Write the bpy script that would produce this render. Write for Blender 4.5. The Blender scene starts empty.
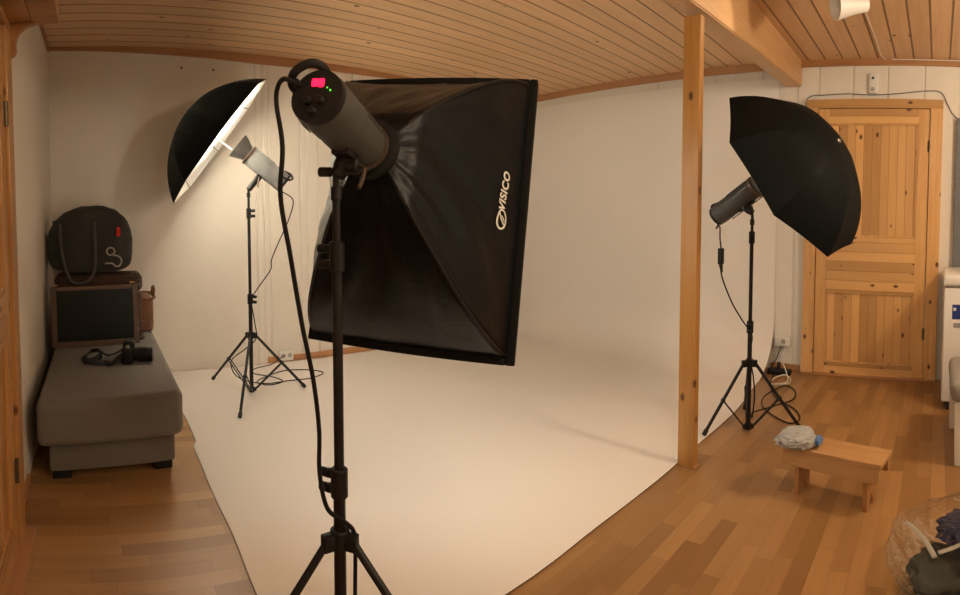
import bpy, bmesh, math, random
from mathutils import Vector, Matrix, noise
R = math.radians
rnd = random.Random(7)
sc = bpy.context.scene
col = sc.collection

# ------------------------------------------------------------------ node helpers
class NT:
    def __init__(s, name):
        s.m = bpy.data.materials.new(name); s.m.use_nodes = True
        s.t = s.m.node_tree; s.b = s.t.nodes['Principled BSDF']
    def n(s, typ, **kw):
        x = s.t.nodes.new(typ)
        for k, v in kw.items(): setattr(x, k, v)
        return x
    def l(s, a, b): s.t.links.new(a, b)
    def val(s, sock, v):
        if isinstance(v, (int, float)): sock.default_value = v
        elif isinstance(v, (tuple, list)): sock.default_value = tuple(v) if len(v) != 3 or sock.type == 'VECTOR' else (*v, 1)
        else: s.l(v, sock)
    def math(s, op, a, b=None, c=None, clamp=False):
        x = s.n('ShaderNodeMath', operation=op, use_clamp=clamp)
        s.val(x.inputs[0], a)
        if b is not None: s.val(x.inputs[1], b)
        if c is not None: s.val(x.inputs[2], c)
        return x.outputs[0]
    def vmul(s, v, k):
        x = s.n('ShaderNodeVectorMath', operation='MULTIPLY'); s.val(x.inputs[0], v); s.val(x.inputs[1], k); return x.outputs[0]
    def mix(s, f, a, b, mode='MIX'):
        x = s.n('ShaderNodeMix', data_type='RGBA', blend_type=mode)
        s.val(x.inputs[0], f); s.val(x.inputs[6], a); s.val(x.inputs[7], b); return x.outputs[2]
    def ramp(s, f, stops):
        x = s.n('ShaderNodeValToRGB'); s.l(f, x.inputs[0]); e = x.color_ramp.elements
        while len(e) < len(stops): e.new(.5)
        for q, (p, c) in zip(e, stops): q.position = p; q.color = (*c, 1) if len(c) == 3 else c
        return x.outputs[0]
    def coord(s): return s.n('ShaderNodeTexCoord').outputs['Object']
    def noise(s, v, scale=5, detail=4, rough=.5, dist=0):
        x = s.n('ShaderNodeTexNoise'); s.val(x.inputs['Vector'], v); x.inputs['Scale'].default_value = scale
        x.inputs['Detail'].default_value = detail; x.inputs['Roughness'].default_value = rough; x.inputs['Distortion'].default_value = dist
        return x.outputs[0]
    def white(s, v):
        x = s.n('ShaderNodeTexWhiteNoise', noise_dimensions='3D'); s.val(x.inputs[0], v); return x.outputs[0]
    def sep(s, v):
        x = s.n('ShaderNodeSeparateXYZ'); s.val(x.inputs[0], v); return x.outputs
    def comb(s, a, b, c=0.):
        x = s.n('ShaderNodeCombineXYZ')
        for i, q in enumerate((a, b, c)): s.val(x.inputs[i], q)
        return x.outputs[0]
    def bump(s, h, st=.3, d=.01):
        x = s.n('ShaderNodeBump'); s.val(x.inputs['Height'], h); x.inputs['Strength'].default_value = st; x.inputs['Distance'].default_value = d
        s.l(x.outputs[0], s.b.inputs['Normal'])
    def base(s, c): s.val(s.b.inputs['Base Color'], c)
    def rough(s, r): s.val(s.b.inputs['Roughness'], r)

def plain(name, c, rough=.6, metal=0., spec=.5, var=.12, bump=0., scale=60):
    k = NT(name); v = k.coord(); nz = k.noise(v, scale, 3)
    k.base(k.mix(nz, tuple(x*(1-var) for x in c), tuple(min(1, x*(1+var)) for x in c)))
    k.rough(rough); k.b.inputs['Metallic'].default_value = metal; k.b.inputs['Specular IOR Level'].default_value = spec
    if bump: k.bump(nz, bump, .004)
    return k.m

def pine(name, c1, c2, grain=0, board=None, knots=.25, rough=.45, seam=(.10, .045, .015), seamw=.03, off=0., tone=.22):
    """boards along axis `grain`; board = (axis, width)."""
    k = NT(name); v = k.coord(); o = k.sep(v)
    sc_ = [14, 14, 14]; sc_[grain] = .9
    vv = v; tn = 0.5
    if board:
        ax, w = board
        u = k.math('ADD', k.math('DIVIDE', o[ax], w), off)
        idx = k.math('FLOOR', u); fr = k.math('FRACT', u)
        tn = k.white(k.comb(idx, 3.3, 7.7))
        sh = k.n('ShaderNodeVectorMath', operation='ADD'); k.l(v, sh.inputs[0]); k.l(k.comb(k.math('MULTIPLY', tn, 9.), k.math('MULTIPLY', tn, 5.), k.math('MULTIPLY', tn, 7.)), sh.inputs[1]); vv = sh.outputs[0]
    g = k.noise(k.vmul(vv, tuple(sc_)), 1.6, 5, .6, .8)
    fine = k.noise(k.vmul(vv, tuple(x*6 for x in sc_)), 1., 3, .6)
    c = k.ramp(g, [(.30, c2), (.62, c1)])
    c = k.mix(k.math('MULTIPLY', fine, .35), c, tuple(x*.75 for x in c2))
    if board:
        c = k.mix(tone*1.6, c, k.mix(tn, tuple(x*.62 for x in c2), tuple(min(1, x*1.12) for x in c1)))
    if knots:
        ks = [11., 11., 11.]; ks[grain] = 6.5
        x = k.n('ShaderNodeTexVoronoi'); k.l(k.vmul(vv, tuple(ks)), x.inputs['Vector']); x.inputs['Scale'].default_value = 1.
        m = k.math('SUBTRACT', 1., k.math('DIVIDE', x.outputs['Distance'], .17), clamp=True)
        m = k.math('MULTIPLY', m, k.math('GREATER_THAN', k.sep(x.outputs['Color'])[0], knots))
        c = k.mix(k.math('MULTIPLY', m, 2.2, clamp=True), c, (.10, .032, .010))
    if board:
        e = k.math('MINIMUM', fr, k.math('SUBTRACT', 1., fr))
        e = k.math('LESS_THAN', e, seamw)
        c = k.mix(k.math('MULTIPLY', e, .85), c, seam)
        k.bump(k.math('SUBTRACT', k.math('MULTIPLY', g, .08), e), .5, .006)
    else:
        k.bump(g, .08, .003)
    k.base(c); k.rough(rough)
    return k.m

def parquet(name):
    k = NT(name); o = k.sep(k.coord()); x, y = o[0], o[1]
    row = k.math('FLOOR', k.math('DIVIDE', y, .068)); fy = k.math('FRACT', k.math('DIVIDE', y, .068))
    wr = k.white(k.comb(row, 1.7, 0.4)); u = k.math('DIVIDE', k.math('ADD', x, k.math('MULTIPLY', wr, 2.3)), .42)
    ci = k.math('FLOOR', u); fx = k.math('FRACT', u)
    tn = k.white(k.comb(row, ci, 4.2))
    gv = k.comb(k.math('ADD', k.math('MULTIPLY', x, 1.6), k.math('MULTIPLY', tn, 30.)), k.math('MULTIPLY', y, 30.), tn)
    g = k.noise(gv, 1.3, 5, .6, .5)
    c = k.mix(tn, (.24, .122, .038), (.44, .25, .095))
    c = k.mix(k.math('MULTIPLY', g, .6), c, (.20, .096, .03))
    ey = k.math('MINIMUM', fy, k.math('SUBTRACT', 1., fy)); ex = k.math('MINIMUM', fx, k.math('SUBTRACT', 1., fx))
    e = k.math('MAXIMUM', k.math('LESS_THAN', ey, .018), k.math('LESS_THAN', ex, .0035))
    c = k.mix(k.math('MULTIPLY', e, .28), c, (.08, .035, .014))
    k.base(c); k.rough(k.math('ADD', k.math('MULTIPLY', g, .2), .33))
    k.bump(k.math('SUBTRACT', k.math('MULTIPLY', g, .1), e), .18, .003)
    k.b.inputs['Coat Weight'].default_value = .15; k.b.inputs['Coat Roughness'].default_value = .35
    return k.m

def wicker(name, c):
    k = NT(name); v = k.coord(); o = k.sep(v)
    w = k.math('SINE', k.math('MULTIPLY', o[2], 420.)); s = k.math('SINE', k.math('MULTIPLY', k.math('ADD', o[0], o[1]), 170.))
    h = k.math('MULTIPLY', w, s)
    f = k.math('ADD', k.math('MULTIPLY', h, .5), .5)
    k.base(k.mix(f, tuple(x*.25 for x in c), c)); k.rough(.55); k.bump(f, .9, .006)
    return k.m

def fabric(name, c, scale=240, var=.35, bump=.4, sheen=.1):
    k = NT(name); v = k.coord(); nz = k.noise(v, scale, 2); n2 = k.noise(v, 9, 4)
    a = k.mix(nz, tuple(x*(1-var) for x in c), tuple(min(1, x*(1+var)) for x in c))
    k.base(k.mix(k.math('MULTIPLY', n2, .3), a, tuple(x*.7 for x in c))); k.rough(.9); k.b.inputs['Sheen Weight'].default_value = sheen; k.b.inputs['Specular IOR Level'].default_value = .2
    k.bump(nz, bump, .003); return k.m

def nylon(name, c, rough=.36):
    k = NT(name); v = k.coord(); a = k.noise(k.vmul(v, (3.2, 7., 5.)), 1.5, 5, .55, 1.2); b = k.noise(v, 700, 1)
    k.base(k.mix(b, tuple(x*.8 for x in c), c)); k.rough(k.math('ADD', k.math('MULTIPLY', a, .15), rough - .07)); k.b.inputs['Specular IOR Level'].default_value = .16
    k.bump(k.math('ADD', a, k.math('MULTIPLY', b, .02)), .16, .02); return k.m

def emit(name, c, s):
    k = NT(name); k.base((.02, .02, .02)); k.val(k.b.inputs['Emission Color'], c); k.b.inputs['Emission Strength'].default_value = s; return k.m

def clear_plastic(name):
    k = NT(name); v = k.coord(); a = k.noise(v, 7, 3, .5, 2.5)
    bp = k.n('ShaderNodeBump'); k.l(a, bp.inputs['Height']); bp.inputs['Strength'].default_value = 1.; bp.inputs['Distance'].default_value = .05
    gl = k.n('ShaderNodeBsdfGlossy'); gl.inputs['Roughness'].default_value = .05; gl.inputs['Color'].default_value = (1, 1, 1, 1); k.l(bp.outputs[0], gl.inputs['Normal'])
    tr = k.n('ShaderNodeBsdfTransparent'); tr.inputs['Color'].default_value = (.93, .93, .92, 1)
    lw = k.n('ShaderNodeFresnel'); lw.inputs['IOR'].default_value = 1.45; k.l(bp.outputs[0], lw.inputs['Normal'])
    mx = k.n('ShaderNodeMixShader'); k.l(k.math('ADD', k.math('MULTIPLY', lw.outputs[0], .40), .0, clamp=True), mx.inputs[0]); k.l(tr.outputs[0], mx.inputs[1]); k.l(gl.outputs[0], mx.inputs[2])
    k.l(mx.outputs[0], k.t.nodes['Material Output'].inputs['Surface']); return k.m

M = {}
M['wall'] = plain('painted_panel', (.74, .70, .63), .62, var=.03, scale=9)
M['sheet'] = plain('backdrop_vinyl', (.83, .79, .74), .55, var=.015, scale=4, spec=.3)
M['sheet_edge'] = plain('backdrop_edge', (.08, .05, .03), .7)
M['floor'] = parquet('oak_parquet')
M['ceil'] = pine('ceiling_pine', (.78, .52, .30), (.66, .41, .215), 0, (1, .137), .78, .5, seam=(.14, .06, .02), seamw=.05, off=.35, tone=.10)
M['beam'] = pine('beam_pine', (.64, .40, .20), (.54, .31, .14), 0, None, 0, .42)
M['trimx'] = pine('trim_pine', (.46, .23, .10), (.36, .17, .07), 0, None, 0, .45)
M['trimy'] = pine('trim_pine_across', (.46, .23, .10), (.36, .17, .07), 1, None, 0, .45)
M['post'] = pine('post_pine', (.46, .235, .062), (.36, .165, .038), 2, None  , .25, .32)
M['doorz'] = pine('door_pine', (.70, .42, .17), (.55, .29, .095), 2, (1, .066)  , .08, .34, seam=(.30, .13, .04), seamw=.025, tone=.40)
M['doorrail'] = pine('door_rail_pine', (.68, .41, .165), (.54, .29, .095), 1, (2, .075)  , .12, .34, seam=(.30, .13, .04), seamw=.025, tone=.38)
M['doorstile'] = pine('door_stile_pine', (.70, .42, .17), (.57, .30, .10), 2, None  , .25, .34)
M['doorz_brown'] = pine('shaded_brown_door_pine', (.50, .265, .095), (.36, .17, .05), 2, (1, .066), .25, .36, seam=(.16, .07, .02), seamw=.02, tone=.28)  # reddish brown pine, its colour deepened for the dim light on this door
M['doorrail_brown'] = pine('shaded_brown_door_rail_pine', (.49, .26, .09), (.36, .17, .05), 1, (2, .075), .25, .36, seam=(.16, .07, .02), seamw=.02, tone=.25)
M['doorstile_brown'] = pine('shaded_brown_door_stile_pine', (.50, .265, .095), (.38, .18, .055), 2, None, .25, .36)
M['stool'] = pine('stool_pine', (.52, .31, .14), (.43, .23, .09), 1, None  , .25, .45)
M['stoolz'] = pine('stool_leg_pine', (.42, .21, .08), (.34, .16, .055), 2, None, 0, .45)
M['framewood'] = pine('brown_frame_wood', (.095, .048, .022), (.06, .03, .013), 0, None, 0, .5)
M['darkwood'] = pine('shelf_wood', (.42, .20, .07), (.30, .13, .04), 0, None  , .25, .4)
M['sofa'] = fabric('grey_upholstery', (.145, .130, .112))
M['black'] = plain('black_plastic', (.009, .009, .009), .5, var=.2, spec=.25)
M['blackmetal'] = plain('black_metal', (.009, .009, .0095), .4, .0, var=.2, spec=.3)
M['rubber'] = plain('black_rubber', (.012, .012, .012), .75)
M['cable'] = plain('cable_rubber', (.007, .007, .007), .55, spec=.2)
M['head'] = plain('strobe_grey', (.050, .053, .050), .5, var=.1, scale=90)
M['head_lit'] = plain('strobe_lit_grey', (.20, .205, .20), .5, var=.06, scale=90)  # paler copy of the strobe grey, umbrella light put into the colour
M['headrim'] = plain('strobe_bronze', (.10, .075, .055), .4, .6)
M['reflector'] = plain('reflector_metal', (.16, .165, .165), .38, .8)
M['silver'] = plain('bare_metal', (.55, .53, .5), .3, 1.)
M['shaft'] = plain('grey_shaft', (.10, .10, .10), .4, .4)
M['brolly'] = nylon('umbrella_nylon', (.012, .0155, .017), .55)
M['lining'] = plain('umbrella_lining', (.88, .86, .82), .5, var=.02)
M['nylon'] = nylon('softbox_nylon', (.004, .006, .0075), .35)
M['band'] = fabric('softbox_band', (.008, .008, .008), sheen=0)
M['diffuser'] = emit('lit_diffuser', (1., .94, .80), 6.2)
M['print'] = plain('silver_print', (.72, .74, .68), .5)
M['red_led'] = emit('red_display', (1., .006, .045), 3.2)
M['green_led'] = emit('green_led', (.12, .8, .05), 1.5)
M['sticker'] = plain('grey_sticker', (.27, .26, .235), .5)
M['brass'] = plain('old_brass', (.12, .09, .05), .4, .7)
M['bag'] = fabric('grey_canvas', (.040, .041, .039), 300)
M['bagstrap'] = fabric('grey_webbing', (.085, .082, .075), 300)
M['redtag'] = fabric('red_tag', (.55, .03, .02))
M['emblem'] = plain('pale_print', (.36, .35, .32), .6)
M['wick_dark'] = wicker('dark_wicker', (.075, .032, .018))
M['wick_red'] = wicker('red_wicker', (.26, .10, .04))
M['glass'] = plain('dark_glass', (.005, .007, .006), .35, spec=.15)
M['white'] = plain('white_plastic', (.75, .74, .70), .4, var=.02)
M['enamel'] = plain('white_enamel', (.78, .77, .74), .28, var=.01)
M['greywood'] = plain('grey_paint', (.13, .14, .155), .5)
M['chairfab'] = fabric('beige_grey_fabric', (.28, .26, .23))
M['whitewood'] = plain('white_paint', (.72, .70, .66), .4, var=.02)
M['blue'] = plain('blue_label', (.012, .035, .20), .4)
M['cloth'] = fabric('pale_grey_cotton', (.40, .42, .42), 300)
M['cloth_blue'] = fabric('blue_cotton', (.10, .20, .42))
M['plastic'] = clear_plastic('clear_plastic')
M['band_film'] = plain('thick_clear_seam', (.30, .29, .25), .3)
M['cl_dark'] = fabric('dark_textile', (.022, .024, .028))
M['cl_grey'] = fabric('grey_green_textile', (.055, .062, .055))
M['cl_navy'] = fabric('navy_textile', (.015, .018, .06))
M['lampwhite'] = plain('lamp_white', (.80, .78, .74), .4, var=.02)
M['grout'] = plain('dark_gap', (.03, .02, .015), .8)

# ------------------------------------------------------------------ mesh helpers
def box(bm, lo, hi, bev=0., seg=2, mat=None):
    t = bmesh.new(); bmesh.ops.create_cube(t, size=1)
    for v in t.verts: v.co = Vector([lo[i] + (v.co[i]+.5)*(hi[i]-lo[i]) for i in range(3)])
    if bev: bmesh.ops.bevel(t, geom=t.edges[:], offset=bev, segments=seg, affect='EDGES', profile=.5)
    merge(bm, t, mat)
def merge(bm, t, mat=None):
    if mat is not None: bmesh.ops.transform(t, matrix=mat, verts=t.verts)
    bmesh.ops.recalc_face_normals(t, faces=t.faces[:])
    me = bpy.data.meshes.new('tmp'); t.to_mesh(me); t.free(); bm.from_mesh(me); bpy.data.meshes.remove(me)
def frame_of(d):
    d = Vector(d).normalized(); a = Vector((0, 0, 1)) if abs(d.z) < .95 else Vector((1, 0, 0))
    x = a.cross(d).normalized(); return x, d.cross(x), d
def cyl(bm, p0, p1, r0, r1=None, seg=20, cap=True, bev=0.):
    r1 = r0 if r1 is None else r1; p0 = Vector(p0); p1 = Vector(p1); x, y, d = frame_of(p1-p0)
    prof = [(p0, r0), (p1, r1)]
    if bev: L = (p1-p0).length; prof = [(p0, r0-bev), (p0+d*bev, r0), (p1-d*bev, r1), (p1, r1-bev)]
    rings = [[bm.verts.new(c + (x*math.cos(2*math.pi*i/seg) + y*math.sin(2*math.pi*i/seg))*r) for i in range(seg)] for c, r in prof]
    for a, b in zip(rings, rings[1:]):
        for i in range(seg): bm.faces.new((a[i], a[(i+1) % seg], b[(i+1) % seg], b[i]))
    if cap: bm.faces.new(rings[0][::-1]); bm.faces.new(rings[-1])
def lathe(bm, prof, seg=32, cap0=True, cap1=True):
    """profile of (radius, z) around local Z."""
    rings = [[bm.verts.new((r*math.cos(2*math.pi*i/seg), r*math.sin(2*math.pi*i/seg), z)) for i in range(seg)] for r, z in prof]
    for a, b in zip(rings, rings[1:]):
        for i in range(seg): bm.faces.new((a[i], a[(i+1) % seg], b[(i+1) % seg], b[i]))
    if cap0: bm.faces.new(rings[0][::-1])
    if cap1: bm.faces.new(rings[-1])
def smooth_pts(pts, n=6):
    P = [Vector(p) for p in pts]; out = []
    for i in range(len(P)-1):
        a, b, c, d = P[max(0, i-1)], P[i], P[i+1], P[min(len(P)-1, i+2)]
        for k in range(n):
            t = k/n; out.append(.5*((2*b) + (c-a)*t + (2*a-5*b+4*c-d)*t*t + (3*b-a-3*c+d)*t**3))
    out.append(P[-1]); return out
def tube(bm, pts, r, seg=8, n=6, closed=False, flat=None):
    P = smooth_pts(pts, n) if n > 1 else [Vector(p) for p in pts]
    x = None; rings = []
    for i, p in enumerate(P):
        d = (P[min(i+1, len(P)-1)] - P[max(i-1, 0)]).normalized()
        if x is None: x = frame_of(d)[0]
        x = (x - d*x.dot(d)); x = x.normalized() if x.length > 1e-6 else frame_of(d)[0]
        y = d.cross(x); fx, fy = flat or (1, 1)
        rings.append([bm.verts.new(p + (x*math.cos(2*math.pi*k/seg)*fx + y*math.sin(2*math.pi*k/seg)*fy)*r) for k in range(seg)])
    for a, b in zip(rings, rings[1:]):
        for k in range(seg): bm.faces.new((a[k], a[(k+1) % seg], b[(k+1) % seg], b[k]))
    bm.faces.new(rings[0][::-1]); bm.faces.new(rings[-1])
def sphere(bm, c, r, s=(1, 1, 1), u=20, v=12):
    t = bmesh.new(); bmesh.ops.create_uvsphere(t, u_segments=u, v_segments=v, radius=r)
    for q in t.verts: q.co = Vector((q.co.x*s[0]+c[0], q.co.y*s[1]+c[1], q.co.z*s[2]+c[2]))
    merge(bm, t)
def prism(bm, pts, axis, a, b):
    """outline (2D) extruded along axis from a to b."""
    def P(p, h):
        q = list(p); q.insert(axis, h); return q
    A = [bm.verts.new(P(p, a)) for p in pts]; B = [bm.verts.new(P(p, b)) for p in pts]; n = len(pts)
    for i in range(n): bm.faces.new((A[i], A[(i+1) % n], B[(i+1) % n], B[i]))
    bm.faces.new(A[::-1]); bm.faces.new(B); bmesh.ops.recalc_face_normals(bm, faces=bm.faces[:])
def blob(bm, c, s, amp=.15, fr=3., sub=4, seed=0., flat=None):
    t = bmesh.new(); bmesh.ops.create_icosphere(t, subdivisions=sub, radius=1.)
    for v in t.verts:
        n = v.co.normalized(); k = 1 + amp*noise.noise(n*fr + Vector((seed, seed*1.3, -seed))) + amp*.5*noise.noise(n*fr*2.6 + Vector((seed, 0, 3)))
        v.co = Vector((n.x*s[0]*k+c[0], n.y*s[1]*k+c[1], n.z*s[2]*k+c[2]))
        if flat is not None and v.co.z < flat: v.co.z = flat + (v.co.z-flat)*.02
    merge(bm, t)
def obj(name, bm, mat, parent=None, smooth=True, ang=38, org=None):
    if org is not None: bmesh.ops.translate(bm, verts=bm.verts[:], vec=-Vector(org))
    bmesh.ops.recalc_face_normals(bm, faces=bm.faces[:])
    me = bpy.data.meshes.new(name); bm.to_mesh(me); bm.free()
    for m in (mat if isinstance(mat, (list, tuple)) else [mat]): me.materials.append(m)
    if smooth: me.shade_smooth(); me.set_sharp_from_angle(angle=R(ang))
    o = bpy.data.objects.new(name, me); col.objects.link(o)
    if parent is not None: o.parent = parent
    return o
def tag(o, label, cat, group=None, kind=None):
    o['label'] = label; o['category'] = cat
    if group: o['group'] = group
    if kind: o['kind'] = kind
    return o
def thing(name, label, cat, loc=(0, 0, 0), mat3=None, group=None, kind=None):
    o = bpy.data.objects.new(name, None); col.objects.link(o)
    m = (mat3.to_4x4() if mat3 is not None else Matrix.Identity(4)); m.translation = Vector(loc); o.matrix_basis = m
    o.empty_display_size = .1
    return tag(o, label, cat, group, kind)
def B(): return bmesh.new()
def basis(f, up=(0, 0, 1)):
    f = Vector(f).normalized(); r = f.cross(Vector(up)).normalized(); u = r.cross(f)
    return Matrix((-r, u, f)).transposed()          # local x, y(up), z(forward), right-handed

# ------------------------------------------------------------------ room shell
XL, XR, YB, YF = -.36, 4.13, 4.20, -2.3
def zc(x): return 2.465 + .025*(XR - x)
def zt1(x): return 2.46 + .055*max(0, 1.35-x)
b = B(); box(b, (XL-.1, YF-.1, -.12), (XR+.1, YB+.1, 0)); tag(obj('floor', b, M['floor']), 'oak strip parquet floor', 'floor', kind='structure')
b = B()
vs = [b.verts.new((x, y, zc(x)+dz)) for dz in (0, .1) for x, y in ((XL-.1, YF-.1), (XR+.1, YF-.1), (XR+.1, YB+.1), (XL-.1, YB+.1))]
for f in ((0, 1, 2, 3), (4, 7, 6, 5), (0, 4, 5, 1), (1, 5, 6, 2), (2, 6, 7, 3), (3, 7, 4, 0)): b.faces.new([vs[i] for i in f])
tag(obj('ceiling', b, M['ceil']), 'pine tongue-and-groove board ceiling', 'ceiling', kind='structure')

def panel_wall(grooves, lo, hi, deep=.010, gw=.010, back=.1):
    """outline (t, depth) of a panelled wall with vertical grooves."""
    p = [(lo, 0)]
    for g in grooves: p += [(g-gw, 0), (g-gw*.5, -deep), (g+gw*.5, -deep), (g+gw, 0)]
    p += [(hi, 0), (hi, -back), (lo, -back)]
    return p
gb = [1.284, 1.345, 1.396, 1.673, 1.733, 1.834, 2.11, 2.17, 2.27, 2.55, 2.61, 2.71, 2.99, 3.05, 3.15, 3.43, 3.49, 3.59]
b = B(); prism(b, [(t, YB-d) for t, d in panel_wall(gb, XL-.1, XR+.1)], 2, 0, 2.7)
tag(obj('wall_back', b, M['wall'], smooth=False), 'cream panelled back wall', 'wall', kind='structure')
gr = [-2.07, -1.80, -1.53, -1.26, -.98, -.68, -.41, -.13, .141, .424, .695, .964, 1.14, 1.42, 1.67, 1.85, 2.1, 2.4]
b = B(); prism(b, [(XR-d, t) for t, d in panel_wall(gr, YF-.1, YB+.1)], 2, 0, 2.7)
tag(obj('wall_right', b, M['wall'], smooth=False), 'cream panelled wall with the pine door', 'wall', kind='structure')
b = B(); box(b, (XL-.1, YF-.1, 0), (XL, YB+.1, 2.7)); tag(obj('wall_left', b, M['wall'], smooth=False), 'cream left wall beside the sofa', 'wall', kind='structure')
b = B(); box(b, (XL-.1, YF-.1, 0), (XR+.1, YF, 2.7)); tag(obj('wall_front', b, M['wall'], smooth=False), 'cream wall behind the viewer', 'wall', kind='structure')

# beam (slightly sloping) and post
b = B()
bz = lambda x: 2.20 + .036*(x-2.3)
vs = [b.verts.new((x, y, z)) for x in (XL, XR) for y, z in ((1.105, bz(x)), (1.225, bz(x)), (1.225, 2.56), (1.105, 2.56))]
for f in ((0, 1, 2, 3), (4, 7, 6, 5), (0, 4, 5, 1), (1, 5, 6, 2), (2, 6, 7, 3), (3, 7, 4, 0)): b.faces.new([vs[i] for i in f])
bmesh.ops.bevel(b, geom=b.edges[:], offset=.006, segments=2, affect='EDGES')
tag(obj('ceiling_beam', b, M['beam'], smooth=False), 'pine ceiling beam above the post', 'beam', kind='structure')
post = thing('support_post', 'square pine post standing at the edge of the white backdrop', 'post', (2.342, 1.153, 0), kind='structure')
b = B(); box(b, (-.05, -.045, 0), (-.015, .045, 2.175), .004); obj('post_timber', b, M['post'], post, smooth=False)
b = B(); box(b, (-.0125, -.043, 0), (-.002, .045, 2.175), .003); obj('post_strip', b, M['post'], post, smooth=False)
b = B(); box(b, (-.056, -.057, 0), (-.004, -.0455, .012), .003); obj('post_shoe', b, M['trimx'], post, smooth=False)

# ceiling trims, baseboards
b = B()
vs = [b.verts.new((x, y, zc(x)+.02 if up else zt1(x))) for x in (XL, 1.35, XR) for y, up in ((YB-.022, 0), (YB, 0), (YB, 1), (YB-.022, 1))]
for k in (0, 4):
    for f in ((0, 4, 5, 1), (1, 5, 6, 2), (2, 6, 7, 3), (3, 7, 4, 0)): b.faces.new([vs[i+k] for i in f])
b.faces.new(vs[:4]); b.faces.new(vs[8:][::-1])
tag(obj('trim_1', b, M['trimx'], smooth=False), 'pine strip along the top of the back wall', 'trim', kind='structure')
b = B(); box(b, (XR-.024, 1.225, 2.405), (XR, YB-.022, 2.49), .004); tag(obj('trim_2', b, M['trimy'], smooth=False), 'pine strip above the white backdrop', 'trim', kind='structure')
b = B(); box(b, (XR-.024, YF, 2.415), (XR, 1.105, 2.49), .004); tag(obj('trim_3', b, M['trimy'], smooth=False), 'pine strip above the right door', 'trim', kind='structure')
b = B(); box(b, (XL, 2.08, 2.54), (XL+.02, YB-.022, 2.60), .004); tag(obj('trim_4', b, M['trimy'], smooth=False), 'pine strip along the top of the left wall', 'trim', kind='structure')
b = B(); box(b, (XR-.009, 1.19, 1.9), (XR-.001, 1.265, 2.405), .003); tag(obj('trim_5', b, M['wall'], smooth=False), 'narrow cream board under the beam end', 'trim', kind='structure')
b = B(); box(b, (1.36, YB-.016, 0), (XR-.4, YB, .055), .003); tag(obj('baseboard_back', b, M['trimx'], smooth=False), 'low pine skirting along the back wall', 'baseboard', kind='structure')
b = B(); box(b, (XR-.016, 1.07, 0), (XR, 1.31, .05), .003); tag(obj('baseboard_right', b, M['trimy'], smooth=False), 'pine skirting beside the right door', 'baseboard', kind='structure')
b = B(); box(b, (XL, 2.085, 0), (XL+.016, 2.44, .05), .003); tag(obj('baseboard_left', b, M['trimy'], smooth=False), 'pine skirting by the sofa', 'baseboard', kind='structure')

# ------------------------------------------------------------------ doors
def panel_door(root, X, s, y0, y1, z1, fw, panels, hinges, sfx=''):
    """door in a wall X=const, its face looking along s (-1 towards -X); y0<y1 clear opening."""
    f = lambda d: X + s*d
    def bx(b, d0, d1, ya, yb, za, zb, bev=.003):
        xs = sorted((f(d0), f(d1))); box(b, (xs[0], ya, za), (xs[1], yb, zb), bev)
    for ya, yb in ((y0-fw, y0), (y1, y1+fw)):
        b = B(); bx(b, 0, .045, ya, yb, 0, z1); obj('jamb', b, M['doorstile'+sfx], root, smooth=False)
    b = B(); bx(b, 0, .045, y0-fw, y1+fw, z1, z1+fw*.72); obj('lintel', b, M['doorrail'+sfx], root, smooth=False)
    st = .085; g = .004
    for ya, yb in ((y0+g, y0+g+st), (y1-g-st, y1-g)):
        b = B(); bx(b, 0, .03, ya, yb, .012, z1-g); obj('stile', b, M['doorstile'+sfx], root, smooth=False)
    zs = [.012]
    for za, zb in panels:
        b = B(); bx(b, 0, .03, y0+g+st, y1-g-st, zs[-1], za, .0015); obj('rail', b, M['doorrail'+sfx], root, smooth=False); zs.append(zb)
        b = B(); bx(b, -.012, .013, y0+g+st, y1-g-st, za, zb); pn = obj('panel', b, M['doorz'+sfx], root, smooth=False)
        b = B(); a0, a1 = y0+g+st, y1-g-st
        for q in ((a0, a0+.014, za, zb), (a1-.014, a1, za, zb), (a0, a1, za, za+.014), (a0, a1, zb-.014, zb)): bx(b, .012, .024, *q, .003)
        obj('moulding', b, M['doorstile'+sfx], pn, smooth=False)
    b = B(); bx(b, 0, .03, y0+g+st, y1-g-st, zs[-1], z1-g, .0015); obj('rail', b, M['doorrail'+sfx], root, smooth=False)
    for y, z in hinges:
        b = B(); cyl(b, (f(.036), y, z-.045), (f(.036), y, z+.045), .009, seg=12); bx(b, .028, .034, y-.016, y+.016, z-.04, z+.04, 0); obj('hinge', b, M['brass'], root)
d2 = thing('door_2', 'knotty pine panel door in the right wall', 'door', (0, 0, 0), kind='structure')
panel_door(d2, XR, -1, .085, .955, 2.085, .095, ((.10, .66), (1.09, 1.97)), ((.087, 1.80), (.087, .36)))
b = B(); box(b, (XR-.06, .0, 0), (XR-.0, 1.04, .012), .003); obj('threshold', b, M['trimy'], d2, smooth=False)
d1 = thing('door_1', 'pine panel door at the left edge', 'door', (0, 0, 0), kind='structure')
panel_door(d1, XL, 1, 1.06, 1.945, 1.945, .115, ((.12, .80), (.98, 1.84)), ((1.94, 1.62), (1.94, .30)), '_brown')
b = B(); box(b, (XL, .90, 0), (XL+.085, 2.07, .014), .003); obj('threshold', b, M['trimy'], d1, smooth=False)

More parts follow.
